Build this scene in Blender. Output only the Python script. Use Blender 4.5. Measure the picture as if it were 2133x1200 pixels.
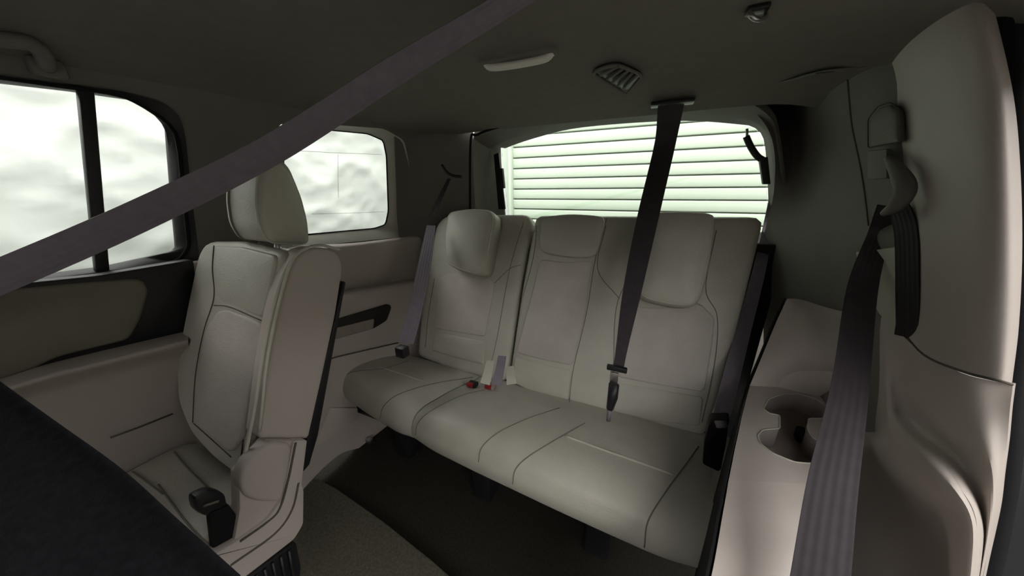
import bpy, bmesh, math, random
import numpy as np
from mathutils import Vector, Matrix
from mathutils.bvhtree import BVHTree
random.seed(4)
for o in list(bpy.data.objects): bpy.data.objects.remove(o)
scene = bpy.context.scene
COL = scene.collection

# ------------------------------------------------------------------ camera
# Axes: +X to the photo's right side of the cabin, +Y towards the tailgate, Z up.
F_PX = 630.0
CX, CY = 1066.5, 600.0
VX, VY, ROLL = 1362.0, 388.0, math.radians(0.6)
CAM = np.array([0.0, 0.0, 1.0])

def camera_axes():
    cr, sr = math.cos(ROLL), math.sin(ROLL)
    dx, dy = VX - CX, VY - CY
    d = np.array([dx*cr - dy*sr, dx*sr + dy*cr])
    yv = np.array([d[0], d[1], F_PX]); yv /= np.linalg.norm(yv)
    u = np.array([0, -yv[2], yv[1]]); u /= np.linalg.norm(u)
    x = np.cross(yv, u)
    R = np.array([[cr, sr, 0], [-sr, cr, 0], [0, 0, 1]])
    return (R @ np.array([x, yv, u]).T).T
AX = camera_axes()                       # rows: world axes in camera (right, down, forward)
cam_data = bpy.data.cameras.new('camera')
cam = bpy.data.objects.new('camera', cam_data); COL.objects.link(cam)
cam_data.sensor_width = 36.0
cam_data.lens = F_PX * 36.0 / 2133.0
cam_data.clip_start = 0.02
right, down, fwd = AX[:, 0], AX[:, 1], AX[:, 2]
m = Matrix.Identity(4)
for i in range(3):
    m[i][0] = right[i]; m[i][1] = -down[i]; m[i][2] = -fwd[i]; m[i][3] = CAM[i]
cam.matrix_world = m
scene.camera = cam

# ------------------------------------------------------------------ light
world = bpy.data.worlds.new('garage_daylight'); scene.world = world
world.use_nodes = True
bg = world.node_tree.nodes['Background']
bg.inputs[0].default_value = (1.0, 0.985, 0.955, 1)
bg.inputs[1].default_value = 1.0
scene.view_settings.view_transform = 'Standard'
scene.view_settings.look = 'None'
scene.view_settings.gamma = 1.0
scene.view_settings.use_curve_mapping = False
scene.view_settings.exposure = 2.25

# ------------------------------------------------------------------ measuring helpers
def ray(px, py): return AX @ np.array([px - CX, py - CY, F_PX])
def hx(px, py, X): d = ray(px, py); return Vector(CAM + d*(X - CAM[0])/d[0])
def hy(px, py, Y): d = ray(px, py); return Vector(CAM + d*(Y - CAM[1])/d[1])
def hz(px, py, Z): d = ray(px, py); return Vector(CAM + d*(Z - CAM[2])/d[2])
def hd(px, py, D): return Vector(CAM + ray(px, py)/F_PX*D)
def hp(px, py, p, n):
    d = ray(px, py); p = np.array(p); n = np.array(n)
    return Vector(CAM + d*((p - CAM) @ n)/(d @ n))

# ------------------------------------------------------------------ materials
def lin(c):
    return tuple(((v/255)/12.92 if v/255 <= 0.04045 else ((v/255+0.055)/1.055)**2.4) for v in c) + (1,)
MATS = {}
def mat(name, rgb, rough=0.6, noise=40.0, var=0.08, bump=0.15, bscale=300.0, metallic=0.0, spec=0.4, dist=0.002, wave=None, voronoi=False):
    m = bpy.data.materials.new(name); m.use_nodes = True
    nt = m.node_tree; b = nt.nodes['Principled BSDF']; L = nt.links
    tc = nt.nodes.new('ShaderNodeTexCoord')
    n = nt.nodes.new('ShaderNodeTexNoise'); n.inputs['Scale'].default_value = noise; n.inputs['Detail'].default_value = 4
    L.new(tc.outputs['Object'], n.inputs['Vector'])
    r = nt.nodes.new('ShaderNodeValToRGB')
    c = lin(rgb)
    r.color_ramp.elements[0].position = 0.3; r.color_ramp.elements[1].position = 0.7
    r.color_ramp.elements[0].color = tuple(v*(1-var) for v in c[:3]) + (1,)
    r.color_ramp.elements[1].color = tuple(min(1, v*(1+var)) for v in c[:3]) + (1,)
    L.new(n.outputs['Fac'], r.inputs['Fac'])
    L.new(r.outputs['Color'], b.inputs['Base Color'])
    b.inputs['Roughness'].default_value = rough
    b.inputs['Metallic'].default_value = metallic
    b.inputs['Specular IOR Level'].default_value = spec
    if wave:
        w = nt.nodes.new('ShaderNodeTexWave'); w.inputs['Scale'].default_value = wave
        w.bands_direction = 'X'
        L.new(tc.outputs['UV'], w.inputs['Vector']); h = w.outputs['Fac']
    elif voronoi:
        w = nt.nodes.new('ShaderNodeTexVoronoi'); w.inputs['Scale'].default_value = bscale
        L.new(tc.outputs['Object'], w.inputs['Vector']); h = w.outputs['Distance']
    else:
        w = nt.nodes.new('ShaderNodeTexNoise'); w.inputs['Scale'].default_value = bscale; w.inputs['Detail'].default_value = 3
        L.new(tc.outputs['Object'], w.inputs['Vector']); h = w.outputs['Fac']
    bp = nt.nodes.new('ShaderNodeBump'); bp.inputs['Strength'].default_value = bump; bp.inputs['Distance'].default_value = dist
    L.new(h, bp.inputs['Height']); L.new(bp.outputs['Normal'], b.inputs['Normal'])
    MATS[name] = m
    return m
leather = mat('grey_beige_leather', (174, 171, 160), 0.42, 14, 0.05, 0.2, 260, voronoi=True)
insert = mat('perforated_leather', (180, 173, 166), 0.55, 18, 0.05, 0.35, 520, voronoi=True)
plastic = mat('warm_grey_plastic', (178, 168, 162), 0.55, 9, 0.03, 0.12, 700)
plastic_g = mat('pale_grey_plastic', (178, 176, 164), 0.55, 9, 0.03, 0.12, 700)
doorcloth = mat('door_insert_vinyl', (116, 113, 100), 0.7, 20, 0.06, 0.25, 500)
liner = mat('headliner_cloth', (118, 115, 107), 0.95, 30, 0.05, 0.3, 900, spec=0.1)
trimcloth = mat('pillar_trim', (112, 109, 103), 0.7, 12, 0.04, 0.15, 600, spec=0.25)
black = mat('black_plastic', (26, 25, 29), 0.45, 20, 0.1, 0.15, 500)
blackrub = mat('black_rubber', (20, 20, 22), 0.75, 30, 0.1, 0.2, 400, spec=0.2)
darkcloth = mat('dark_seatback_cloth', (34, 34, 38), 0.95, 120, 0.25, 0.5, 900, spec=0.1)
carpet = mat('shaded_carpet', (50, 48, 43), 1.0, 160, 0.25, 0.8, 700, spec=0.05, dist=0.004)  # carpet tone darkened to stand for shade behind the step
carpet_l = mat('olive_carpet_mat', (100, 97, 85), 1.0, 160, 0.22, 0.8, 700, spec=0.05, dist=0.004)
webbing = mat('grey_webbing', (116, 108, 118), 0.65, 60, 0.08, 0.2, 300, wave=1.6, dist=0.0015)
webdark = mat('charcoal_webbing', (58, 52, 57), 0.7, 60, 0.1, 0.2, 300, wave=1.6, dist=0.0015)
webblack = mat('black_webbing', (30, 27, 31), 0.75, 60, 0.1, 0.4, 300, wave=1.6, dist=0.0015)
seam = mat('seam_thread', (112, 108, 98), 0.8, 200, 0.1, 0.2, 800)
seamdark = mat('dark_seam', (84, 80, 72), 0.85, 200, 0.1, 0.2, 800)
piping = mat('pale_piping', (184, 181, 170), 0.45, 50, 0.04, 0.1, 500)
chrome = mat('steel', (190, 188, 186), 0.3, 30, 0.05, 0.05, 300, metallic=1.0)
red = mat('red_button', (140, 30, 34), 0.4, 40, 0.1, 0.1, 300)
lens = mat('frosted_lens', (225, 223, 214), 0.35, 20, 0.02, 0.05, 300)
recess = mat('cup_liner', (140, 128, 122), 0.75, 30, 0.06, 0.2, 500)
plaster = mat('white_tarp', (184, 188, 184), 0.8, 3.0, 0.04, 0.25, 9, dist=0.02)
shutterm = mat('white_shutter', (194, 201, 192), 0.5, 5, 0.02, 0.05, 60)
shutgap = mat('shutter_gap', (112, 120, 110), 0.8, 5, 0.05, 0.05, 60)
concrete = mat('concrete', (120, 118, 112), 0.9, 6, 0.12, 0.3, 60)
paint = mat('body_paint', (40, 40, 44), 0.35, 10, 0.05, 0.02, 300)

def glass_mat(name, tint, gloss=0.06):
    m = bpy.data.materials.new(name); m.use_nodes = True
    nt = m.node_tree; nt.nodes.remove(nt.nodes['Principled BSDF'])
    out = nt.nodes['Material Output']
    t = nt.nodes.new('ShaderNodeBsdfTransparent'); t.inputs[0].default_value = tint + (1,)
    g = nt.nodes.new('ShaderNodeBsdfGlossy'); g.inputs['Roughness'].default_value = 0.05
    f = nt.nodes.new('ShaderNodeFresnel'); f.inputs['IOR'].default_value = 1.25
    mx = nt.nodes.new('ShaderNodeMixShader')
    nt.links.new(f.outputs[0], mx.inputs[0]); nt.links.new(t.outputs[0], mx.inputs[1]); nt.links.new(g.outputs[0], mx.inputs[2])
    nt.links.new(mx.outputs[0], out.inputs[0])
    return m
glass_clear = glass_mat('side_glass', (0.97, 0.985, 0.97))
glass_rear = glass_mat('rear_glass', (0.93, 0.975, 0.92))

# ------------------------------------------------------------------ mesh helpers
def link(name, me, material, parent=None, smooth=True):
    o = bpy.data.objects.new(name, me); COL.objects.link(o)
    if material: me.materials.append(material)
    if smooth: me.polygons.foreach_set('use_smooth', [True]*len(me.polygons))
    if parent:
        o.parent = parent; o.matrix_parent_inverse = Matrix.Translation(-parent.location)
    return o
def mesh(name, verts, faces, material, parent=None, smooth=True, sharp=None):
    me = bpy.data.meshes.new(name)
    me.from_pydata([tuple(v) for v in verts], [], faces); me.update()
    bm = bmesh.new(); bm.from_mesh(me)
    bmesh.ops.recalc_face_normals(bm, faces=bm.faces); bm.to_mesh(me); bm.free()
    o = link(name, me, material, parent, smooth)
    if sharp and smooth: me.set_sharp_from_angle(angle=math.radians(sharp))
    return o
def empty(name, loc, label, cat, group=None):
    o = bpy.data.objects.new(name, None); COL.objects.link(o); o.location = loc
    o.empty_display_size = 0.05
    o['label'] = label; o['category'] = cat
    if group: o['group'] = group
    return o
def tag(o, label, cat, group=None):
    o['label'] = label; o['category'] = cat
    if group: o['group'] = group
    return o
def struct(o, label=None, cat=None):
    o['kind'] = 'structure'
    if label: o['label'] = label
    if cat: o['category'] = cat
    return o
def sempty(name, loc, label=None, cat=None):
    o = bpy.data.objects.new(name, None); COL.objects.link(o); o.location = loc; o.empty_display_size = 0.05
    return struct(o, label, cat)

def catmull(P, n, closed=False):
    P = [np.array(p, float) for p in P]; N = len(P); out = []
    segs = N if closed else N-1
    for i in range(segs):
        if closed: p0, p1, p2, p3 = P[i-1], P[i], P[(i+1) % N], P[(i+2) % N]
        else:
            p1, p2 = P[i], P[i+1]
            p0 = P[i-1] if i > 0 else 2*p1-p2
            p3 = P[i+2] if i+2 < N else 2*p2-p1
        for k in range(n):
            t = k/n
            out.append(0.5*((2*p1)+(-p0+p2)*t+(2*p0-5*p1+4*p2-p3)*t*t+(-p0+3*p1-3*p2+p3)*t**3))
    if not closed: out.append(P[-1])
    return [Vector(p) for p in out]
def resample(P, n, closed=True):
    P = [Vector(p) for p in P]
    Q = P + [P[0]] if closed else P
    L = [0.0]
    for a, b in zip(Q, Q[1:]): L.append(L[-1] + (b-a).length)
    out = []; j = 0
    for k in range(n):
        s = L[-1]*k/(n if closed else n-1)
        while j < len(L)-2 and L[j+1] < s: j += 1
        t = (s-L[j])/max(1e-9, L[j+1]-L[j]); out.append(Q[j].lerp(Q[j+1], t))
    return out
def chaikin(P, it=2, w=0.25):
    P = [Vector(p) for p in P]
    for _ in range(it):
        Q = []
        for a, b in zip(P, P[1:]+P[:1]): Q += [a.lerp(b, w), a.lerp(b, 1-w)]
        P = Q
    return P
def rounded(P, r, seg=4):
    """round each corner of a closed polyline with radius-like length r"""
    P = [Vector(p) for p in P]; out = []; N = len(P)
    for i in range(N):
        a, b, c = P[i-1], P[i], P[(i+1) % N]
        ra = min(r, (a-b).length*0.48); rc = min(r, (c-b).length*0.48)
        p, q = b + (a-b).normalized()*ra, b + (c-b).normalized()*rc
        for k in range(seg+1):
            t = k/seg; out.append(p*(1-t)**2 + b*2*t*(1-t) + q*t*t)
    return out

def pad(name, outline, n, thick, fillet, puff, material, parent, N=72, seg=4, edge=None):
    """cushion slab: outline lies on the front face, n points to the viewer's side"""
    n = Vector(n).normalized(); O = resample(outline, N)
    c = sum(O, Vector())/N
    area = sum(((O[i]-c).cross(O[(i+1) % N]-c)).dot(n) for i in range(N))
    inw = []
    for i in range(N):
        t = (O[(i+1) % N]-O[i-1]).normalized(); v = n.cross(t)
        if area < 0: v = -v
        inw.append(v)
    rings = [[O[i]+inw[i]*fillet*0.5 - n*thick for i in range(N)]]
    rings.append([O[i] - n*(thick-fillet*0.5) for i in range(N)])
    for k in range(seg+1):
        a = k/seg*math.pi/2
        rings.append([O[i]+inw[i]*fillet*(1-math.cos(a)) - n*fillet*(1-math.sin(a)) for i in range(N)])
    base = rings[-1]
    for s in (0.94, 0.84, 0.68, 0.5, 0.3, 0.12):
        h = puff*(1-s**3)
        rings.append([c+(p-c)*s + n*h for p in base])
    V = [p for r in rings for p in r]; Fc = []
    for k in range(len(rings)-1):
        for i in range(N):
            j = (i+1) % N; Fc.append((k*N+i, k*N+j, (k+1)*N+j, (k+1)*N+i))
    V.append(c+n*puff); t = len(V)-1; V.append(c-n*thick); bk = len(V)-1
    last = (len(rings)-1)*N
    for i in range(N):
        j = (i+1) % N; Fc.append((last+i, last+j, t)); Fc.append((j, i, bk))
    o = mesh(name, V, Fc, material, parent, True, 50)
    if edge:
        tube('piping', [O[i]+inw[i]*fillet*0.35 - n*fillet*0.25 for i in range(N)], edge[0], edge[1], o, closed=True)
    return o
def tube(name, pts, r, material, parent=None, closed=False, sides=6):
    P = [Vector(p) for p in pts]; N = len(P); V = []; Fc = []; ref = None
    for i in range(N):
        if closed: t = P[(i+1) % N]-P[i-1]
        else: t = P[min(i+1, N-1)]-P[max(i-1, 0)]
        t = t.normalized() if t.length > 1e-9 else Vector((0, 0, 1))
        if ref is None: ref = t.orthogonal().normalized()
        ref = (ref - t*ref.dot(t)).normalized(); b = t.cross(ref)
        rr = r[i] if isinstance(r, (list, tuple)) else r
        for k in range(sides):
            a = 2*math.pi*k/sides; V.append(P[i]+ref*math.cos(a)*rr+b*math.sin(a)*rr)
    for i in range(N if closed else N-1):
        i2 = (i+1) % N
        for k in range(sides):
            k2 = (k+1) % sides; Fc.append((i*sides+k, i*sides+k2, i2*sides+k2, i2*sides+k))
    if not closed:
        Fc.append(tuple(range(sides))[::-1]); Fc.append(tuple((N-1)*sides+k for k in range(sides)))
    return mesh(name, V, Fc, material, parent)
def grid(name, rows, material, parent=None, nu=6, nv=6, thick=0.0, away=None, closed_u=False):
    """smooth surface through rows of control points; thick pushes a back side along 'away'"""
    R = [catmull(r, nu, closed_u) for r in rows]
    C = [catmull([R[i][j] for i in range(len(R))], nv) for j in range(len(R[0]))]
    nr, nc = len(C[0]), len(C)
    V = [C[j][i] for i in range(nr) for j in range(nc)]; Fc = []
    span = nc if closed_u else nc-1
    for i in range(nr-1):
        for j in range(span):
            j2 = (j+1) % nc; Fc.append((i*nc+j, i*nc+j2, (i+1)*nc+j2, (i+1)*nc+j))
    if thick:
        a = Vector(away).normalized()*thick; K = len(V)
        V += [v+a for v in V]
        Fc += [tuple(K+k for k in f[::-1]) for f in Fc]
        if not closed_u:
            for i in range(nr-1):
                for j in (0, nc-1):
                    p, q = i*nc+j, (i+1)*nc+j; Fc.append((p, q, q+K, p+K))
        for j in range(span):
            j2 = (j+1) % nc
            for i in (0, nr-1): Fc.append((i*nc+j, i*nc+j2, i*nc+j2+K, i*nc+j+K))
    return mesh(name, V, Fc, material, parent, True, 45)
def ring(name, loops, material, parent=None, smooth=True, N=80):
    """loft between closed loops resampled to equal counts"""
    L = [resample(l, N) for l in loops]; V = [p for l in L for p in l]; Fc = []
    for k in range(len(L)-1):
        for i in range(N):
            j = (i+1) % N; Fc.append((k*N+i, k*N+j, (k+1)*N+j, (k+1)*N+i))
    return mesh(name, V, Fc, material, parent, smooth, 40)
def solid(name, poly, vec, material, parent=None, bevel=0.0, seg=2):
    """extrude a planar polygon by vec"""
    bm = bmesh.new(); vec = Vector(vec)
    a = [bm.verts.new(Vector(p)) for p in poly]; b = [bm.verts.new(Vector(p)+vec) for p in poly]
    bm.faces.new(a); bm.faces.new(b[::-1]); N = len(a)
    for i in range(N): bm.faces.new((a[i], a[(i+1) % N], b[(i+1) % N], b[i]))
    bmesh.ops.recalc_face_normals(bm, faces=bm.faces)
    if bevel:
        es = [e for e in bm.edges if len(e.link_faces) == 2 and e.calc_face_angle(0) > 0.7]
        bmesh.ops.bevel(bm, geom=es, offset=bevel, segments=seg, affect='EDGES', profile=0.5)
    me = bpy.data.meshes.new(name); bm.to_mesh(me); bm.free()
    o = link(name, me, material, parent, True); me.set_sharp_from_angle(angle=math.radians(35)); return o
def box(name, c, s, material, parent=None, bevel=0.003, rot=None):
    c = Vector(c); h = Vector(s)/2
    R = rot or Matrix.Identity(3)
    P = [c + R @ Vector((sx*h.x, sy*h.y, -h.z)) for sx, sy in ((-1, -1), (1, -1), (1, 1), (-1, 1))]
    return solid(name, P, R @ Vector((0, 0, 2*h.z)), material, parent, bevel)
def holed(name, outer, holes, vec, material, parent=None):
    bm = bmesh.new(); E = []
    for lp in [outer]+holes:
        vs = [bm.verts.new(Vector(p)) for p in lp]
        for i in range(len(vs)): E.append(bm.edges.new((vs[i], vs[(i+1) % len(vs)])))
    bmesh.ops.triangle_fill(bm, use_beauty=True, use_dissolve=False, edges=E)
    r = bmesh.ops.extrude_face_region(bm, geom=list(bm.faces))
    bmesh.ops.translate(bm, verts=[v for v in r['geom'] if isinstance(v, bmesh.types.BMVert)], vec=Vector(vec))
    bmesh.ops.recalc_face_normals(bm, faces=bm.faces)
    me = bpy.data.meshes.new(name); bm.to_mesh(me); bm.free()
    return link(name, me, material, parent, False)
def ribbon(name, pts, widths, sides, material, parent=None, thick=0.0022, n=8, crown=0.0):
    """webbing: smooth strip through pts, sides = width directions"""
    P = catmull(pts, n); Wd = catmull([(w, 0, 0) for w in widths], n); S = catmull(sides, n)
    V = []; Fc = []; uv = []; K = 6; L = 0.0
    for i, p in enumerate(P):
        t = (P[min(i+1, len(P)-1)]-P[max(i-1, 0)]).normalized()
        s = S[i]; s = (s - t*s.dot(t)).normalized(); nn = t.cross(s)
        if i: L += (p-P[i-1]).length
        for side in (1, -1):
            for k in range(K+1):
                f = k/K - 0.5
                V.append(p + s*f*Wd[i].x + nn*(side*thick/2 + crown*(1-4*f*f))); uv.append((k/K, L*8))
    M = 2*(K+1)
    for i in range(len(P)-1):
        a, b = i*M, (i+1)*M
        for k in range(K):
            Fc.append((a+k, a+k+1, b+k+1, b+k)); Fc.append((a+K+1+k+1, a+K+1+k, b+K+1+k, b+K+1+k+1))
        Fc.append((a, b, b+K+1, a+K+1)); Fc.append((a+K, a+2*K+1, b+2*K+1, b+K))
    me = bpy.data.meshes.new(name); me.from_pydata([tuple(v) for v in V], [], Fc); me.update()
    ul = me.uv_layers.new(name='UVMap')
    for lp in me.loops: ul.data[lp.index].uv = uv[lp.vertex_index]
    o = link(name, me, material, parent, True); me.set_sharp_from_angle(angle=math.radians(60)); return o

class Drape:
    """finds where things lie on finished surfaces along a line of sight"""
    def __init__(s, objs):
        V = []; Fc = []
        for o in objs:
            k = len(V); V += [v.co.copy() for v in o.data.vertices]
            Fc += [tuple(k+i for i in p.vertices) for p in o.data.polygons]
        s.t = BVHTree.FromPolygons(V, Fc)
    def at(s, px, py, lift=0.0):
        d = Vector(ray(px, py)).normalized(); h = s.t.ray_cast(Vector(CAM), d)
        if h[0] is None: return None
        nn = h[1] if h[1].dot(d) < 0 else -h[1]
        return h[0] + nn*lift
    def line(s, pp, lift=0.0, n=8):
        q = catmull([(x, y, 0) for x, y in pp], n)
        r = [s.at(v.x, v.y, lift) for v in q]; return [v for v in r if v is not None]

# =================================================================== SETTING
# ---- the car floor, a lower rear footwell and a raised step in front
car_floor = sempty('floor', (0, 0, 0), 'carpeted car floor between the seat rows, shade put into its colour')
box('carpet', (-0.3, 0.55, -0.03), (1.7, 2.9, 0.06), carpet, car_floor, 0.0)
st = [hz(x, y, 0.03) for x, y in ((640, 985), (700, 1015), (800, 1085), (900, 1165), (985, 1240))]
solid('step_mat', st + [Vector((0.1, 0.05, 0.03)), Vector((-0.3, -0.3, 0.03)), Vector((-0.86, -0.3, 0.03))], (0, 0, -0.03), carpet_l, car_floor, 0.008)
# ---- ground below the car and the garage around it, with two added light-blocking walls
struct(box('ground', (0, 0.5, -0.55), (12, 14, 0.1), concrete, None, 0.0), 'grey concrete garage floor under the car')
# crumpled white sheeting on the garage wall, left
V = []; Fc = []; NX, NZ = 180, 90
from mathutils import noise as mn
for i in range(NX):
    for j in range(NZ):
        y, z = -2.2 + 5.0*i/(NX-1), -0.5 + 2.05*j/(NZ-1)
        p = Vector((y*1.7, z*2.3, 3.1))
        dx = 0.05*mn.noise(p) + 0.015*abs(mn.noise(p*3.1)) + 0.006*mn.noise(p*8) + 0.022*(1-min(1, abs(mn.noise(p*1.6+Vector((7, 2, 1))))*3))**2 + 0.010*(1-min(1, abs(mn.noise(p*4.3))*3))**2
        V.append((-1.95+dx, y, z))
for i in range(NX-1):
    for j in range(NZ-1):
        a = i*NZ+j; Fc.append((a, a+NZ, a+NZ+1, a+1))
struct(mesh('wall_left_garage', V, Fc, plaster), 'crumpled white sheeting on the wall outside the left windows')
struct(box('light_block_right', (3.3, 0.0, 0.8), (0.1, 9, 2.6), concrete, None, 0.0), 'unseen grey wall added outside the open doorway to block side light')  # out of view, added to keep level light out of the cabin
struct(box('light_block_front', (0.0, -5.0, 0.7), (8, 0.1, 2.6), concrete, None, 0.0), 'unseen grey wall added ahead of the car to block low front light')  # out of view, added to hold back low light from ahead
# rear: roller shutter with separate slats in a pale frame
SY = 2.4
sh = empty('roller_shutter', (-0.3, SY, -0.5), 'white ribbed roller shutter seen through the rear window', 'shutter')
xl = hy(1070, 380, SY).x
slat_me = None; pitch = 0.078
for k in range(24):
    z = -0.1 + k*pitch
    if slat_me is None:
        prof = [(0.0, 0.0), (-0.008, 0.003), (-0.011, 0.012), (-0.012, 0.04), (-0.010, 0.064), (-0.003, 0.070), (0.008, 0.070), (0.008, 0.0)]
        VV = [(x, y, zz) for x in (0.0, 2.6) for y, zz in prof]; n = len(prof)
        FF = [(i, (i+1) % n, n+(i+1) % n, n+i) for i in range(n)] + [tuple(range(n)), tuple(range(n, 2*n))]
        s = mesh('slat', VV, FF, shutterm, sh, True, 40); slat_me = s.data
    else:
        s = bpy.data.objects.new('slat', slat_me); COL.objects.link(s); s.parent = sh; s.matrix_parent_inverse = Matrix.Translation(-sh.location)
    s.location = (xl, SY, z)
box('gap_backing', (xl+1.3, SY+0.022, 0.83), (2.6, 0.02, 1.9), shutgap, sh, 0.0)
box('guide_rail', (xl-0.012, SY-0.02, 1.0), (0.022, 0.07, 2.4), shutterm, sh, 0.004)
struct(box('wall_rear_garage', (xl-0.024-0.6, SY+0.03, 1.0), (1.2, 0.1, 3.0), plaster, None, 0.0), 'white garage wall beside the roller shutter')

# ---- ceiling (headliner): gently crowned, coved down to the left windows
def ceil_z(x, y):
    z = 1.262
    if x < -0.75: z -= 0.055*((-0.75-x)/0.29)**2
    if x > 0.25: z -= 0.05*((x-0.25)/0.22)**2
    if y > 0.8: z -= 0.03*((y-0.8)/0.4)**2
    return z
xs = [-1.035, -0.95, -0.85, -0.6, -0.3, 0.0, 0.2, 0.33, 0.46, 0.55]; ys = [-1.3, -0.8, -0.3, 0.1, 0.4, 0.7, 0.95, 1.12, 1.235]
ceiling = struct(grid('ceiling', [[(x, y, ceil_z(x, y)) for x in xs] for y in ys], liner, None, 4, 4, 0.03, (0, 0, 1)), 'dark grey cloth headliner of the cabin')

# unseen bulkhead in the dashboard's place, added to cut light from the front
struct(box('added_bulkhead', (-0.3, -1.75, 0.4), (1.6, 0.3, 0.85), black, None, 0.03), 'black dashboard bulkhead, unseen, added to cut front light')
struct(box('wall_left_lower', (-1.06, -0.75, 0.35), (0.06, 1.25, 0.75), black, None, 0.02), 'lower skin of the front left door')
# ---- left side, upper: one plane with door window and quarter window
UP, UN = (-1.06, 0.1, 0.85), (1.0, -0.06, -0.12)
LP, LN = (-1.02, 0.1, 0.5), (1.0, -0.05, 0.0)
def up(px, py, off=0.0): return hp(px, py, (UP[0]+off, UP[1], UP[2]), UN)
def lp(px, py, off=0.0): return hp(px, py, (LP[0]+off, LP[1], LP[2]), LN)
def upyz(y, z, off=0.0): return Vector((UP[0]+off+0.06*(y-0.1)+0.12*(z-0.85), y, z))
door_out = [up(0, 157), up(100, 170), up(250, 190), up(335, 212), up(372, 240), up(384, 285), up(396, 400), up(412, 530), up(408, 552), up(300, 566), up(100, 596), up(0, 614)]
door_out += [upyz(-0.10, 0.80), upyz(-0.14, 0.84), upyz(-0.10, 1.15), upyz(-0.05, 1.178)]
door_hole = rounded(door_out, 0.012, 3)
quart_hole = rounded([up(578, 258), up(640, 256), up(800, 268), up(842, 292), up(852, 340), up(862, 470), up(858, 492), up(650, 512), up(578, 518)], 0.02, 3)
front_hole = [upyz(-0.80, 0.86), upyz(-0.80, 1.05), upyz(-0.62, 1.16), upyz(-0.26, 1.17), upyz(-0.26, 0.84)]
outer = [upyz(-1.35, 0.62), upyz(-1.35, 1.26), upyz(1.12, 1.26), upyz(1.12, 0.62)]
wl = sempty('wall_left', (-1.06, 0.5, 0), 'grey left side trim of the cabin around the windows')
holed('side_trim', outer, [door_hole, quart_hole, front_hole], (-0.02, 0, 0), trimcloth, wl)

box('middle_pillar', (-1.06, -.19, .62), (.12, .14, 1.24), black, wl, .02)
# door window: black frame, divider bar, two panes
w1 = sempty('window_1', upyz(0.2, 0.84), 'left rear door window with a black divider bar')
gl = rounded([up(-260, 138, -0.03), up(0, 172, -0.03), up(155, 190, -0.03), up(300, 211, -0.03), up(338, 226, -0.03), up(347, 262, -0.03), up(358, 400, -0.03), up(369, 522, -0.03), up(215, 556, -0.03), up(75, 574, -0.03), up(0, 588, -0.03), up(-260, 640, -0.03)], 0.01, 3)
# loops with matched starts
def align(l, ref):
    k = min(range(len(l)), key=lambda i: (Vector(l[i])-Vector(ref)).length); return l[k:]+l[:k]
ref = upyz(-0.1, 1.17)
a = resample(align(door_hole, ref), 120); b = resample(align(gl, ref), 120)
mid = [p.lerp(q, 0.45)+Vector((0.008, 0, 0)) for p, q in zip(a, b)]
ring('window_frame', [[p+Vector((0.006, 0, 0)) for p in a], mid, b, [p+Vector((-0.012, 0, 0)) for p in b]], black, w1, True, 120)
tube('rubber_seal', mid, 0.0045, blackrub, w1, True)
holder = [up(155, 178, -0.028), up(190, 184, -0.028), up(223, 566, -0.028), up(194, 570, -0.028)]
solid('divider_bar', holder, (0.018, 0, 0), black, w1, 0.003)
pl = [up(-260, 132, -0.034), up(172, 182, -0.034), up(208, 566, -0.034), up(-260, 648, -0.034)]
solid('pane', pl, (-0.004, 0, 0), glass_clear, w1)
pl = [up(172, 182, -0.034), up(345, 205, -0.034), up(378, 530, -0.034), up(208, 566, -0.034)]
solid('pane', pl, (-0.004, 0, 0), glass_clear, w1)

# quarter window: pale splayed reveal and pane
w2 = sempty('window_2', up(700, 480), 'left quarter window in a pale splayed surround')
qg = rounded([up(590, 266, -0.06), up(640, 266, -0.06), up(765, 278, -0.06), up(798, 292, -0.06), up(805, 325, -0.06), up(809, 440, -0.06), up(803, 468, -0.06), up(780, 476, -0.06), up(650, 488, -0.06), up(590, 493, -0.06)], 0.012, 3)
ref = up(552, 266)
a = resample(align(quart_hole, ref), 100); b = resample(align(qg, ref), 100)
m1 = [p.lerp(q, 0.12)+Vector((0.010, 0, 0)) for p, q in zip(a, b)]
m2 = [p.lerp(q, 0.5)+Vector((-0.004, 0, 0)) for p, q in zip(a, b)]
ring('reveal', [a, [p.lerp(q, .5)+Vector((.006, 0, 0)) for p, q in zip(a, b)], b], plastic_g, w2, True, 100)
tube('rubber_seal', b, 0.003, blackrub, w2, True)
qp = [p+Vector((-0.004, 0, 0)) for p in b]
solid('pane', qp[::2], (-0.004, 0, 0), glass_clear, w2)
for pp in (((600, 313), (690, 318), (795, 322)), ((650, 446), (730, 444), (800, 441)), ((704, 322), (704, 360), (705, 412))):
    tube('antenna_line', [up(x, y, -0.062) for x, y in pp], 0.0005, seam, w2)

# door panel below the window
d1 = sempty('door_1', lp(200, 900), 'left rear door panel with armrest and olive insert')
P = [lp(-420, 560), lp(0, 600), lp(200, 578), lp(450, 540), lp(500, 620), lp(500, 760), lp(500, 960), lp(500, 1100), lp(-420, 1150)]
solid('door_panel', P, (-0.03, 0, 0), plastic, d1, 0.004)
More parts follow.
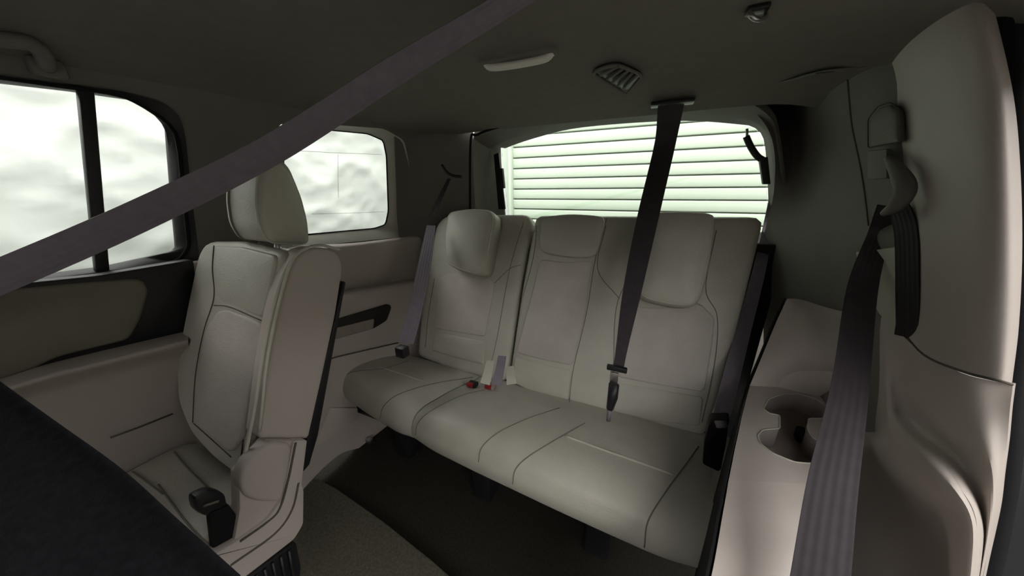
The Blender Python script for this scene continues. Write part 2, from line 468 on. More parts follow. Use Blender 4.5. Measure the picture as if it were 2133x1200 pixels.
# black sweep behind the insert
P = rounded([lp(-300, 640, 0.004), lp(0, 594, 0.004), lp(200, 574, 0.004), lp(404, 540, 0.004), lp(412, 610, 0.004), lp(400, 712, 0.004), lp(270, 724, 0.004), lp(-300, 860, 0.004)], 0.01, 3)
solid('black_garnish', P, (-0.03, 0, 0), black, d1, 0.004)
P = rounded([lp(-300, 655, 0.012), lp(0, 606, 0.012), lp(160, 590, 0.012), lp(296, 580, 0.012), lp(312, 602, 0.012), lp(296, 660, 0.012), lp(272, 708, 0.012), lp(120, 745, 0.012), lp(70, 770, 0.012), lp(-300, 890, 0.012)], 0.012, 3)
pad('insert_panel', P, (1, -0.05, 0), 0.02, 0.008, 0.004, doorcloth, d1, 90)
# armrest: sloping ledge with a lit top
rows = []
for dx, pts in ((0.0, ((-420, 905), (-100, 818), (75, 764), (200, 733), (392, 688))),
                (0.035, ((-420, 918), (-100, 830), (75, 775), (200, 743), (392, 697))),
                (0.066, ((-420, 930), (-100, 842), (75, 786), (200, 754), (392, 706))),
                (0.071, ((-420, 938), (-100, 849), (75, 792), (200, 759), (392, 711))),
                (0.068, ((-420, 950), (-100, 860), (75, 800), (200, 767), (392, 718))),
                (0.035, ((-420, 985), (-100, 885), (75, 822), (200, 786), (392, 734))),
                (0.028, ((-420, 1100), (-100, 950), (75, 862), (200, 818), (392, 760))),
                (0.015, ((-420, 1250), (-100, 1050), (75, 930), (200, 885), (392, 830))),
                (0.012, ((-420, 1500), (-100, 1250), (75, 1080), (200, 1020), (392, 980)))):
    rows.append([lp(x, y, dx) for x, y in pts])
grid('armrest', rows, plastic, d1, 5, 4, 0.012, (-1, 0, 0))
tube('armrest_seam', [lp(x, y, 0.021) for x, y in ((230, 912), (290, 890), (360, 862))], 0.002, seamdark, d1)

# grab handle above the door
gh = empty('grab_handle', up(60, 120), 'dark grab handle on the headliner above the left door', 'grab handle')
hpnts = [up(-220, 40, 0.03), up(-150, 62, 0.055), up(0, 82, 0.07), up(60, 90, 0.068), up(88, 112, 0.05), up(96, 140, 0.015)]
tube('grip', catmull(hpnts, 6), 0.011, trimcloth, gh, False, 10)
box('mount', up(98, 142, 0.01), (0.02, 0.04, 0.03), trimcloth, gh, 0.006)

# ---- left quarter panel beside the third row
ql = sempty('trim_1', (-0.97, 0.8, 0), 'grey side panel with armrest and pocket below the quarter window')
def qx(px, py, X): return hx(px, py, X)
rows = [[qx(x, y, X) for x, y in pts] for X, pts in (
    (-1.03, ((560, 520), (660, 510), (760, 502), (896, 483))),
    (-0.985, ((560, 530), (660, 520), (760, 511), (896, 492))),
    (-0.985, ((560, 560), (660, 548), (760, 538), (900, 517))),
    (-0.99, ((560, 620), (660, 606), (760, 590), (900, 565))),
    (-0.985, ((560, 640), (690, 612), (760, 600), (900, 575))),
    (-0.93, ((560, 645), (690, 616), (760, 604), (900, 579))),
    (-0.915, ((560, 662), (690, 632), (760, 618), (900, 591))),
    (-0.92, ((560, 690), (690, 655), (760, 640), (900, 610))),
    (-0.925, ((560, 780), (690, 735), (760, 722), (900, 695))),
    (-0.93, ((560, 860), (690, 800), (760, 785), (900, 755))),
    (-0.95, ((560, 980), (690, 900), (760, 880), (900, 845))),
    (-0.97, ((560, 1100), (690, 960), (760, 930), (900, 895))))]
quarter = grid('quarter_panel', rows, plastic, ql, 5, 4, 0.015, (-1, 0, 0))
P = rounded([qx(640, 682, -0.905), qx(700, 668, -0.905), qx(812, 634, -0.905), qx(816, 640, -0.905), qx(806, 668, -0.905), qx(780, 684, -0.905), qx(640, 724, -0.905)], 0.01, 3)
solid('pocket', P, (-0.03, 0, 0), black, ql, 0.002)
P = rounded([qx(640, 700, -0.900), qx(700, 684, -0.900), qx(780, 664, -0.900), qx(778, 684, -0.900), qx(640, 724, -0.900)], 0.006, 3)
solid('pocket_lip', P, (-0.03, 0, 0), recess, ql, 0.002)
tube('panel_seam', [qx(x, y, -0.912) for x, y in ((640, 762), (700, 744), (760, 730), (830, 714))], 0.0025, seamdark, ql)
# sill trim at the seat foot, left
P = [qx(652, 935, -0.93), qx(690, 850, -0.93), qx(745, 850, -0.93), qx(748, 872, -0.93), qx(700, 905, -0.93)]
solid('foot_trim', P, (-0.03, 0, 0), plastic, ql, 0.003)

# ---- left rear corner between quarter window and tailgate opening
def lc(y0, cols): return [hx(x, y, X) if X else None for x, y, X in cols]
rows = []
for fz in (1.262, 1.20, 1.10, 0.98, 0.86, 0.72, 0.55, 0.3):
    k = 0.12*(fz-0.85) if fz > 0.85 else 0.0
    rows.append([Vector((-1.012+k, 1.03, fz)), Vector((-1.00+k, 1.10, fz)), Vector((-0.965+k, 1.16, fz)), Vector((-0.88+k*0.9, 1.215, fz)), Vector((-0.775+k*0.6, 1.255, fz)), Vector((-0.75, 1.262, fz))])
corner_l = struct(grid('wall_rear_left', rows, trimcloth, None, 6, 4, 0.012, (-0.5, 0.8, 0)), 'dark grey corner trim left of the tailgate opening')

# ---- rear: header, tailgate frame, rear window
op = [hy(985, 470, 1.26), hy(986, 300, 1.26), hy(1000, 282, 1.25), hy(1060, 262, 1.24), hy(1200, 232, 1.225), hy(1400, 213, 1.22), hy(1530, 208, 1.24), hy(1600, 240, 1.30), hy(1622, 300, 1.33), hy(1640, 470, 1.36)]
fr = [hy(1020, 470, 1.38), hy(1018, 322, 1.38), hy(1030, 305, 1.37), hy(1075, 286, 1.37), hy(1200, 256, 1.37), hy(1400, 240, 1.37), hy(1540, 246, 1.38), hy(1590, 268, 1.39), hy(1606, 310, 1.40), hy(1616, 470, 1.42)]
gw = [hy(1052, 470, 1.46), hy(1040, 322, 1.45), hy(1050, 308, 1.45), hy(1120, 284, 1.44), hy(1210, 264, 1.44), hy(1400, 250, 1.44), hy(1540, 257, 1.44), hy(1580, 268, 1.45), hy(1598, 310, 1.45), hy(1606, 470, 1.48)]
def down_to(pts, z): # close frame below the seat tops
    p = pts[-1]; q = pts[0]; return pts + [Vector((p.x+0.01, p.y+0.02, z)), Vector((q.x, q.y+0.02, z))]
tg = sempty('wall_rear', (-0.2, 1.4, 0.3), 'rear header and tailgate frame around the rear window')
L0, L1, L2 = [catmull(down_to(p, z), 5, True) for p, z in ((op, 0.78), (fr, 0.80), (gw, 0.82))]
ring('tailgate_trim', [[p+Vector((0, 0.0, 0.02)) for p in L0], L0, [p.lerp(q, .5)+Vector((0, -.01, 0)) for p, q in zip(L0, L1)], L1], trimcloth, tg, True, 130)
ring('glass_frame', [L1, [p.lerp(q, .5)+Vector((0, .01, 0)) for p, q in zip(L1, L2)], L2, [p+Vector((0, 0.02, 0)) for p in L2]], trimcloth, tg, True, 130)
tube('opening_seal', catmull([p+Vector((-.002, -0.02, 0)) for p in op[:5]], 6), 0.005, blackrub, tg)
box('cargo_panel', (-0.28, 1.30, 0.40), (1.42, 0.03, 0.82), black, tg, 0.01)
box('tailgate_lower', (-0.2, 1.52, 0.42), (1.7, 0.06, 0.8), trimcloth, tg, 0.01)
w3 = sempty('window_3', (-0.2, 1.47, 0.82), 'rear window of the tailgate with greenish glass')
g2 = resample(L2, 60)
solid('pane', [Vector((p.x, 1.466+(1.245-p.z)*.113, p.z)) for p in g2], (0, 0.004, 0), glass_rear, w3)

# ---- right rear corner (D pillar) and right side
rows = [
    [hz(1500, 200, 1.248), hz(1600, 178, 1.246), hz(1700, 150, 1.243), hz(1780, 139, 1.24), hz(1870, 124, 1.235)],
    [hy(1560, 222, 1.30), hx(1625, 200, .38), hx(1700, 176, .36), hx(1780, 160, .385), hx(1872, 146, .415)],
    [hy(1608, 290, 1.34), hx(1650, 290, .42), hx(1710, 285, .43), hx(1790, 280, .44), hx(1890, 270, .45)],
    [hy(1612, 400, 1.35), hx(1665, 400, .43), hx(1720, 400, .45), hx(1800, 400, .46), hx(1910, 400, .47)],
    [hy(1586, 520, 1.36), hx(1680, 520, .43), hx(1730, 520, .45), hx(1800, 520, .455), hx(1910, 520, .465)],
    [hy(1590, 640, 1.36), hx(1690, 660, .43), hx(1750, 680, .45), hx(1810, 700, .455), hx(1920, 720, .465)],
    [hy(1590, 900, 1.36), hx(1700, 900, .44), hx(1760, 900, .46), hx(1820, 900, .465), hx(1930, 900, .475)]]
corner_r = struct(grid('wall_rear_right', rows, trimcloth, None, 6, 6, 0.012, (0.9, 0.4, 0)), 'dark grey corner trim right of the rear window')
dcr = Drape([corner_r])
tr2 = sempty('trim_2', hx(1760, 500, .45), 'seams and sill of the right rear corner trim')
for pp in (((1700, 152), (1770, 144), (1836, 128)), ((1765, 160), (1775, 260), (1795, 360), (1810, 470))):
    q = dcr.line(pp, 0.0005)
    if len(q) > 3: tube('panel_seam', q, 0.0016, seamdark, tr2)
# sill ledge behind the belt, pale colour stands for light falling on it
P = [dcr.at(x, y, .006) for x, y in ((1790, 526), (1820, 523), (1872, 516), (1874, 690), (1840, 655), (1805, 600))]
V = P + [p+Vector((.012, .004, 0)) for p in P]
mesh('lit_sill_ledge', V, [(0, 1, 2, 3, 4, 5), (11, 10, 9, 8, 7, 6)] + [(k, (k+1) % 6, 6+(k+1) % 6, 6+k) for k in range(6)], plastic_g, tr2, False)

# C pillar trim on the right: inboard face dark, front face open to the doorway
wr = sempty('wall_right', (0.45, 0.7, 0), 'right pillar and side trim beside the open doorway')
rows = [[hx(x, y, X) for x, y, X in r] for r in (
    ((1812, -70, .36), (1870, -70, .36), (1940, -75, .365), (2000, -80, .375), (2040, -85, .40)),
    ((1838, 60, .385), (1900, 60, .38), (1980, 55, .38), (2050, 50, .39), (2076, 45, .42)),
    ((1866, 200, .43), (1920, 200, .41), (2000, 200, .40), (2080, 200, .41), (2110, 200, .44)),
    ((1884, 350, .445), (1930, 350, .42), (2020, 350, .41), (2095, 350, .42), (2124, 350, .45)),
    ((1894, 520, .455), (1940, 520, .43), (2020, 520, .415), (2100, 520, .425), (2128, 520, .455)),
    ((1884, 640, .46), (1940, 650, .435), (2020, 660, .42), (2096, 670, .43), (2121, 680, .455)),
    ((1882, 690, .46), (1926, 738, .44), (2005, 772, .425), (2085, 792, .432), (2107, 799, .455)))]
pillar = grid('pillar_trim', rows, plastic, wr, 7, 6, 0.012, (0.6, 0.8, 0))
seamline = [(1836, 640, .462), (1858, 668, .462), (1882, 692, .462), (1926, 740, .441), (2005, 774, .426), (2085, 794, .433), (2107, 801, .456)]
tube('trim_seam', catmull([hx(x, y, X-0.001) for x, y, X in seamline], 5), 0.0018, seamdark, wr)
# lower side panel: outer skin, S-shaped lip, slope, recessed pocket floor
cols = [
    ((2110, 802, .456), (2000, 776, .430), (1905, 722, .450), (1860, 676, .458), (1835, 650, .458), (1812, 640, .47), (1780, 640, .47)),
    ((2104, 850, .456), (2005, 850, .436), (1882, 835, .450), (1853, 812, .440), (1840, 800, .445), (1815, 790, .49), (1780, 785, .49)),
    ((2098, 920, .457), (2030, 905, .438), (1922, 892, .452), (1868, 885, .428), (1842, 900, .430), (1805, 905, .50), (1770, 900, .50)),
    ((2090, 985, .458), (2058, 975, .442), (1990, 952, .452), (1935, 962, .416), (1880, 968, .428), (1818, 968, .505), (1762, 965, .505)),
    ((2082, 1050, .459), (2064, 1045, .444), (2028, 1025, .452), (1990, 1022, .412), (1935, 1030, .428), (1880, 1045, .51), (1770, 1055, .51)),
    ((2070, 1110, .460), (2058, 1110, .446), (2046, 1106, .450), (2024, 1085, .416), (1976, 1078, .430), (1925, 1095, .51), (1770, 1110, .51)),
    ((2054, 1180, .461), (2046, 1180, .448), (2040, 1180, .450), (2024, 1175, .418), (1986, 1168, .432), (1945, 1175, .51), (1770, 1180, .51)),
    ((2030, 1290, .462), (2025, 1290, .449), (2020, 1290, .451), (2008, 1290, .420), (1976, 1280, .434), (1935, 1290, .51), (1750, 1290, .51))]
side_r = grid('side_panel', [[hx(*p) for p in r] for r in cols], plastic, wr, 6, 6, 0.012, (0.7, 0.7, 0))
# doorway seal and dark door frame at the far right
edge = [(2046, -90, .405), (2080, 40, .425), (2114, 200, .445), (2128, 350, .455), (2132, 520, .46), (2124, 690, .46), (2111, 800, .46), (2094, 990, .462), (2058, 1180, .465), (2020, 1330, .466)]
tube('doorway_seal', catmull([hx(x, y, X+0.008) for x, y, X in edge], 6), 0.011, blackrub, wr, False, 10)
E1 = [hx(x, y, X+0.008)+Vector((0.008, 0.005, 0)) for x, y, X in edge]
grid('door_frame', [E1, [p+Vector((0.05, -0.01, 0)) for p in E1], [p+Vector((0.08, 0.03, 0)) for p in E1]], paint, wr, 4, 4, 0.02, (0, 1, 0))
# dark slot beside the pillar
# wheel-arch console with two joined cup wells
con = empty('side_console', hz(1600, 1000, 0.0), 'warm grey wheel arch console with cup holder right of the bench', 'console')
ZT = .505
LE = [hz(x, y, ZT) for x, y in ((1562, 803), (1546, 865), (1532, 930), (1518, 1000))]
RE = [hz(1748, 812, ZT), hz(1745, 872, ZT), hz(1738, 940, ZT), hz(1724, 1010, ZT)]
def across(a, b): return [a.lerp(b, t) for t in (0, .33, .67, 1)]
rows = [
    [hx(1640, 622, .35), hx(1668, 624, .38), hx(1720, 640, .42), hx(1800, 660, .46)],
    [hx(1618, 668, .337), hx(1664, 672, .37), hx(1730, 690, .42), hx(1810, 720, .466)],
    [hx(1588, 740, .315), hx(1645, 744, .36), hx(1725, 760, .42), hx(1800, 780, .468)],
    across(LE[0], RE[0])]
away = (.02, 0, -1)
grid('rear_slope', rows, plastic, con, 6, 6, .05, away)
rows = [across(LE[3], RE[3])] + [
    [hz(1504, 1080, .498), hz(1580, 1086, .498), hz(1670, 1092, .498), hz(1712, 1096, .498)],
    [hz(1482, 1200, .478), hz(1560, 1205, .478), hz(1650, 1210, .478), hz(1690, 1212, .478)],
    [hz(1430, 1420, .40), hz(1520, 1420, .40), hz(1620, 1420, .40), hz(1650, 1425, .40)]]
front_s = grid('front_slope', rows, plastic, con, 6, 6, .12, away)
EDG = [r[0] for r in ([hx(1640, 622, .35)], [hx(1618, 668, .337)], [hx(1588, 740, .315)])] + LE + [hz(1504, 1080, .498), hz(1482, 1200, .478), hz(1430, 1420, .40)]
grid('shade_sheet', [[p+Vector((-.003, 0, .001)) for p in EDG], [p+Vector((-.006, 0, -.12)) for p in EDG], [p+Vector((-.006, 0, -.30)) for p in EDG]], blackrub, con, 4, 3, .004, (-1, 0, 0))  # black sheet standing in for the shade between bench and console
# flat top with an hourglass recess of two joined cup wells
hour = [(1590, 852), (1600, 832), (1630, 821), (1665, 821), (1700, 831), (1722, 848), (1726, 862), (1712, 872), (1684, 872), (1682, 895), (1690, 910), (1712, 925), (1712, 950), (1690, 966), (1655, 963), (1610, 945), (1584, 925), (1578, 908), (1588, 896), (1624, 893), (1624, 865), (1604, 862)]
hourp = rounded([hz(x, y, ZT) for x, y in hour], .006, 3)
holed('console_top', LE + RE[::-1], [hourp], (0, 0, -.05), plastic, con)
V = list(hourp) + [p+Vector((0, 0, -.05)) for p in hourp]; nh = len(hourp)
bm = bmesh.new(); vv = [bm.verts.new(p) for p in V]
for k in range(nh): bm.faces.new((vv[k], vv[(k+1) % nh], vv[nh+(k+1) % nh], vv[nh+k]))
bmesh.ops.triangle_fill(bm, use_beauty=True, edges=[e for e in bm.edges if all(v in vv[nh:] for v in e.verts)])
bmesh.ops.recalc_face_normals(bm, faces=bm.faces)
me = bpy.data.meshes.new('cup_well'); bm.to_mesh(me); bm.free()
link('cup_well', me, recess, con, False)
tube('well_rim', [p+Vector((0, 0, .0005)) for p in hourp], .0014, plastic_g, con, True)
box('well_insert', hz(1668, 905, .47), (.018, .025, .03), blackrub, con, .006)
tube('crease', across(LE[0]+Vector((0, 0, .001)), RE[0]+Vector((0, 0, .001))), .0016, piping, con)

# =================================================================== THIRD ROW
BP, BN = (0, .87, .30), Vector((0, -.61, .28)).normalized()
def bk(px, py, off=0.0): return hp(px, py, tuple(Vector(BP)+BN*off), tuple(BN))
YF = [(-1.06, .615), (-.8, .565), (-.6, .535), (-.33, .517), (-.1, .505), (.1, .498), (.25, .50)]
def yfront(x):
    return float(np.interp(x, [a for a, b in YF], [b for a, b in YF]))
def cushion(name, xs, parent, material):
    prof = [(1.0, .235, 0), (1.0, .29, 0), (.82, .315, .004), (.55, .345, .010), (.30, .362, .013), (.14, .368, .010), (.045, .360, .004), (0.0, .335, .0), (-.012, .305, 0), (.02, .268, 0), (.12, .25, 0), (.5, .235, 0)]
    rows = []
    for t, z, crown in prof:
        row = []
        for i, x in enumerate(xs):
            e = (i/(len(xs)-1)-.5)*2; edge_drop = .012*(abs(e)**6)
            y0 = yfront(x) ; y1 = .90
            yy = y0+(y1-y0)*t + (0.012*abs(e)**8 if t < .3 else 0)
            xx = x + (0.05*t)            # panels fan outward towards the backrest
            row.append(Vector((xx, yy, z + crown*(1-e*e) - (edge_drop if z > .3 else 0))))
        rows.append(row)
    R = [catmull(r, 5) for r in rows]
    C = [catmull([R[i][j] for i in range(len(R))], 5) for j in range(len(R[0]))]
    nr, nc = len(C[0]), len(C); V = [C[j][i] for i in range(nr) for j in range(nc)]; Fc = []
    for i in range(nr-1):
        for j in range(nc-1): Fc.append((i*nc+j, i*nc+j+1, (i+1)*nc+j+1, (i+1)*nc+j))
    for j in range(nc-1): Fc.append(((nr-1)*nc+j, (nr-1)*nc+j+1, j+1, j))
    Fc.append(tuple(i*nc for i in range(nr))); Fc.append(tuple(i*nc+nc-1 for i in range(nr)))
    return mesh(name, V, Fc, material, parent, True, 60)

# --- narrow left seat of the split bench
s3l = empty('third_row_seat', (-.65, .75, 0), 'narrow left section of the grey leather third row bench', 'car seat', 'third row bench')
xsplit = hz(848, 872, .36).x
c_l = cushion('seat_cushion', list(np.linspace(-1.06, xsplit-.003, 9)), s3l, leather)
O = rounded([bk(866, 742), bk(876, 640), bk(905, 470), bk(925, 447), bk(1095, 444), bk(1107, 452), bk(1080, 600), bk(1056, 775), bk(1045, 800), bk(950, 775)], .03, 5)
b_l = pad('backrest', O, BN, .11, .022, .010, leather, s3l, 96)
# --- wide right seat
s3r = empty('third_row_seat', (-.05, .75, 0), 'wide centre and right section of the grey leather third row bench', 'car seat', 'third row bench')
c_r = cushion('seat_cushion', list(np.linspace(xsplit+.003, .185, 11)), s3r, leather)
O = rounded([bk(1060, 800), bk(1062, 765), bk(1086, 600), bk(1113, 455), bk(1120, 446), bk(1580, 448), bk(1594, 458), bk(1560, 600), bk(1500, 830), bk(1475, 912), bk(1280, 880), bk(1150, 840)], .03, 5)
b_r = pad('backrest', O, BN, .11, .022, .008, leather, s3r, 120)
dbl = Drape([b_l]); dbr = Drape([b_r]); dl = Drape([b_l, c_l]); dr = Drape([b_r, c_r]); dc = Drape([c_l, c_r])
def on(D, pp, lift): return [D.at(x, y, lift) for x, y in pp]
def inset_panel(D, pp, parent, r=.012, puff=.006, name='insert', material=insert, th=.02, fil=.006, lift=.006):
    D = dbl if D is dl else dbr
    P = on(D, pp, 0.0)
    P = [p for p in P if p is not None]
    # best plane parallel to the backrest
    off = max((p-Vector(BP)).dot(BN) for p in P)+lift
    return pad(name, rounded([bk(x, y, off) for x, y in pp], r, 4), BN, th, fil, puff, material, parent, 72, 4)
# inserts
inset_panel(dl, ((915, 578), (935, 568), (1000, 580), (1022, 578), (1030, 592), (1022, 640), (1010, 702), (960, 694), (905, 684)), s3l, lift=.002)
inset_panel(dl, ((904, 692), (960, 702), (1010, 711), (1006, 760), (950, 746), (898, 730)), s3l, .008, .004, 'lumbar_panel', leather, lift=.002)
inset_panel(dr, ((1125, 540), (1180, 546), (1236, 542), (1222, 640), (1192, 762), (1130, 750), (1075, 735), (1100, 640)), s3r, lift=.002)
inset_panel(dr, ((1072, 742), (1130, 758), (1190, 771), (1184, 836), (1120, 822), (1066, 796)), s3r, .008, .004, 'lumbar_panel', leather, lift=.002)
inset_panel(dr, ((1292, 628), (1340, 640), (1420, 640), (1458, 630), (1490, 662), (1484, 720), (1468, 818), (1380, 804), (1284, 786), (1280, 720)), s3r, lift=.002)
inset_panel(dr, ((1282, 796), (1380, 812), (1466, 828), (1458, 888), (1370, 880), (1278, 858)), s3r, .008, .004, 'lumbar_panel', leather, lift=.002)
# headrests: outboard ones stand proud and overhang, the centre one is flush
def head3(pp, parent, off, th, puff=.012, fil=.02):
    return pad('headrest', rounded([bk(x, y, off) for x, y in pp], .035, 5), BN, th, fil, puff, leather, parent, 80, 5, (.0022, piping))
hl = head3(((930, 440), (975, 432), (1020, 434), (1032, 450), (1020, 520), (1012, 566), (1000, 574), (960, 566), (925, 548), (922, 500)), s3l, .075, .085)
hr = head3(((1346, 440), (1420, 436), (1486, 440), (1494, 455), (1482, 540), (1462, 625), (1440, 642), (1385, 636), (1335, 622), (1326, 600), (1334, 520)), s3r, .075, .085)
hc = head3(((1128, 450), (1190, 444), (1250, 448), (1262, 456), (1250, 510), (1240, 536), (1185, 536), (1128, 526), (1122, 510)), s3r, .022, .035, .006, .012)
# seams on the backrests
for D, par, lines in ((dl, s3l, (((1095, 448), (1062, 560), (1036, 700), (1020, 770)), ((1030, 590), (1062, 560), (1085, 552)), ((905, 580), (892, 660), (886, 725)), )),
                      (dr, s3r, (((1118, 470), (1110, 540), (1078, 660), (1064, 745)), ((1264, 455), (1240, 540), (1222, 650), (1194, 770), (1186, 838)), ((1262, 470), (1245, 560), (1290, 622)), ((1492, 480), (1470, 600), (1494, 660), (1488, 760), (1462, 880)), ((1318, 560), (1284, 640), (1278, 760), (1272, 860))))):
    for l in lines:
        q = D.line(l, .0004)
        if len(q) > 4: tube('seam', q, .0012, seam, par)
# seams on the cushions
for D, par, lines in ((Drape([c_l]), s3l, (((792, 872), (800, 846), (830, 822), (900, 800), (985, 786)), ((700, 795), (735, 775), (800, 768), (850, 752)))),
                      (Drape([c_r]), s3r, (((866, 905), (872, 880), (900, 855), (960, 825), (1010, 812)), ((997, 962), (1004, 932), (1040, 900), (1100, 872), (1165, 850)), ((1068, 1008), (1074, 978), (1100, 952), (1160, 915), (1218, 882)), ((1342, 1140), (1350, 1085), (1390, 1020), (1430, 965), (1455, 930))))):
    for l in lines:
        q = D.line(l, .0004)
        if len(q) > 4: tube('seam', q, .0014, seam, par)
for D, par, l in ((dl, s3l, ((790, 764), (840, 780), (892, 798))), (dr, s3r, ((1178, 908), (1260, 938), (1340, 966), (1405, 990)))):
    q = D.line(l, -.0015)
    if len(q) > 4: tube('stitched_fold', q, .0045, leather, par)
# dark bench frame and feet under the cushions
bf = empty('bench_frame', (-.4, .72, 0), 'dark metal frame and feet under the third row bench', 'seat frame')
box('cross_beam', (-.45, .74, .2), (1.1, .22, .05), black, bf, .01)
for px, py in ((835, 950), (1000, 1040), (1240, 1160)):
    p = hz(px, py, .02); box('foot', (p.x, p.y+.06, .09), (.07, .1, .18), black, bf, .01)
box('foot_bolt', hz(770, 918, .02), (.03, .02, .02), chrome, bf, .005)

# =================================================================== SECOND ROW SEAT, LEFT
FP, FN = (0, .36, .89), Vector((0, -.41, .16)).normalized()
def s2(px, py, off=0.0): return hp(px, py, tuple(Vector(FP)+FN*off), tuple(FN))
s2r = empty('second_row_seat', (-.8, .25, .2), 'upright grey leather second row seat with tall headrest, left', 'car seat')
O = rounded([s2(596, 524), s2(500, 500), s2(425, 500), s2(408, 530), s2(385, 640), s2(362, 760), s2(366, 840), s2(392, 906), s2(440, 960), s2(500, 1005), s2(520, 880), s2(548, 720), s2(578, 600)], .03, 5)
b2 = pad('backrest', O, FN, .105, .018, .006, leather, s2r, 110, 5)
d2 = Drape([b2])
def pad2(name, pp, mtl, lift=.002, r=.012, puff=.006, th=.02, fil=.006):
    off = max((d2.at(x, y)-Vector(FP)).dot(FN) for x, y in pp)+lift
    return pad(name, rounded([s2(x, y, off) for x, y in pp], r, 4), FN, th, fil, puff, mtl, s2r, 72)
pad2('insert', ((450, 648), (470, 644), (512, 660), (545, 676), (538, 720), (520, 800), (498, 920), (478, 946), (440, 912), (404, 880), (408, 800), (425, 690)), insert)
pad2('bolster_panel', ((446, 512), (500, 514), (575, 532), (560, 600), (545, 664), (505, 648), (462, 634), (446, 610), (443, 560)), leather, .0, .015, .004)
for l in (((446, 512), (443, 560), (446, 620), (425, 690), (408, 780), (402, 880)), ((446, 636), (480, 640), (545, 668)), ((404, 882), (440, 914), (482, 952)), ((588, 560), (560, 660), (540, 760), (510, 900), (498, 990))):
    q = d2.line(l, .0006)
    if len(q) > 4: tube('seam', q, .0012, seamdark, s2r)
# inboard side cover: flat cloth face with rounded top
SX = -.632
P = rounded([hx(604, 560, SX), hx(625, 524, SX), hx(665, 513, SX), hx(704, 522, SX), hx(716, 556, SX), hx(700, 660, SX), hx(672, 790, SX), hx(646, 905, SX), hx(644, 915, SX), hx(632, 915, SX), hx(548, 915, SX), hx(540, 914, SX), hx(542, 900, SX), hx(560, 760, SX), hx(580, 650, SX)], .018, 4)
pad('side_cover', P, (1, 0, 0), .05, .008, .003, plastic, s2r, 90)
tube('piping', catmull([hx(x, y, SX+.002) for x, y in ((540, 900), (556, 760), (578, 645), (603, 556), (628, 522), (668, 511), (706, 520))], 6), .003, piping, s2r)
tube('piping', catmull([hx(x, y, SX-.006) for x, y in ((502, 985), (530, 850), (556, 700), (584, 590), (612, 535), (640, 516))], 6), .0035, piping, s2r)
# headrest: thick block, curved front pad and flat sides
HX = -.70
P = rounded([hx(566, 506, HX), hx(546, 470, HX), hx(540, 420, HX), hx(543, 370, HX), hx(553, 338, HX), hx(585, 331, HX), hx(606, 350, HX), hx(630, 410, HX), hx(643, 460, HX), hx(647, 508, HX)], .014, 4)
head2 = pad('headrest', P, (1, 0, 0), .125, .012, .002, leather, s2r, 90, 5)
Q = resample(P, 90); hc0 = sum(Q, Vector())/90
for dx in (-.010, -.108): tube('piping', [p + Vector((dx, 0, 0)) + (p-hc0).normalized()*.0008 for p in Q], .0022, piping if dx > -.05 else seam, head2, True)
hc0.x = HX-.062
for ox in (-.03, .03):
    tube('headrest_post', [Vector((hc0.x+ox, hc0.y-.005, .92)), Vector((hc0.x+ox, hc0.y-.03, .84))], .006, chrome, s2r, False, 8)
# black rear shell of the backrest
P = [hx(716, 585, SX-.004), hx(722, 588, SX-.004), hx(712, 640, SX-.004), hx(664, 905, SX-.004), hx(646, 968, SX-.004), hx(632, 985, SX-.004), hx(640, 900, SX-.004), hx(690, 700, SX-.004)]
solid('back_shell', P, (-.32, 0, 0), black, s2r, .004)
# lower side: recliner cover, arm and skirt in warm plastic
def sx(px, py, X=-.612): return hx(px, py, X)
P = rounded([sx(566, 920), sx(610, 925), sx(604, 975), sx(588, 1046), sx(540, 1046), sx(510, 1036), sx(499, 1005), sx(510, 968), sx(535, 942)], .014, 4)
pad('recliner_cover', P, (1, 0, 0), .03, .008, .003, plastic, s2r, 70)
P = rounded([sx(612, 918, -.615), sx(641, 916, -.615), sx(626, 1004, -.615), sx(634, 1020, -.615), sx(633, 1092, -.615), sx(614, 1124, -.615), sx(560, 1166, -.615), sx(500, 1212, -.615), sx(438, 1160, -.615), sx(500, 1124, -.615), sx(556, 1084, -.615), sx(588, 1040, -.615)], .008, 4)
solid('skirt', P, (-.03, 0, 0), plastic, s2r, .004)
for l in (((616, 922), (600, 1000), (582, 1060), (556, 1088), (500, 1128)), ((622, 1006), (608, 1062), (572, 1112), (480, 1178))):
    tube('groove', catmull([sx(x, y, -.6145) for x, y in l], 6), .0022, seamdark, s2r)
P = [sx(498, 990, -.622), sx(560, 918, -.622), sx(640, 918, -.622), sx(620, 1080, -.622), sx(480, 1175, -.622), sx(500, 1060, -.622)]
solid('side_frame', P, (-.03, 0, 0), plastic, s2r, .002)
# cushion of that seat
rows = []
for y, z0 in ((.235, .40), (.20, .43), (.12, .435), (.0, .44), (-.16, .45), (-.22, .43), (-.235, .38)):
    rows.append([Vector((x, y, z0-(.0 if abs(x+.80) < .1 else .02*((abs(x+.80)-.1)/.08)**2))) for x in (-.99, -.93, -.86, -.80, -.74, -.69, -.645)])
c2 = grid('seat_cushion', rows, leather, s2r, 4, 4, .12, (0, 0, -1))
dc2 = Drape([c2])
for l in (((232, 952), (300, 1000), (340, 1030)), ((352, 928), (400, 985), (470, 1050)), ((330, 1010), (390, 1090), (440, 1140))):
    q = dc2.line(l, .0006)
    if len(q) > 4: tube('seam', q, .0017, seam, s2r)
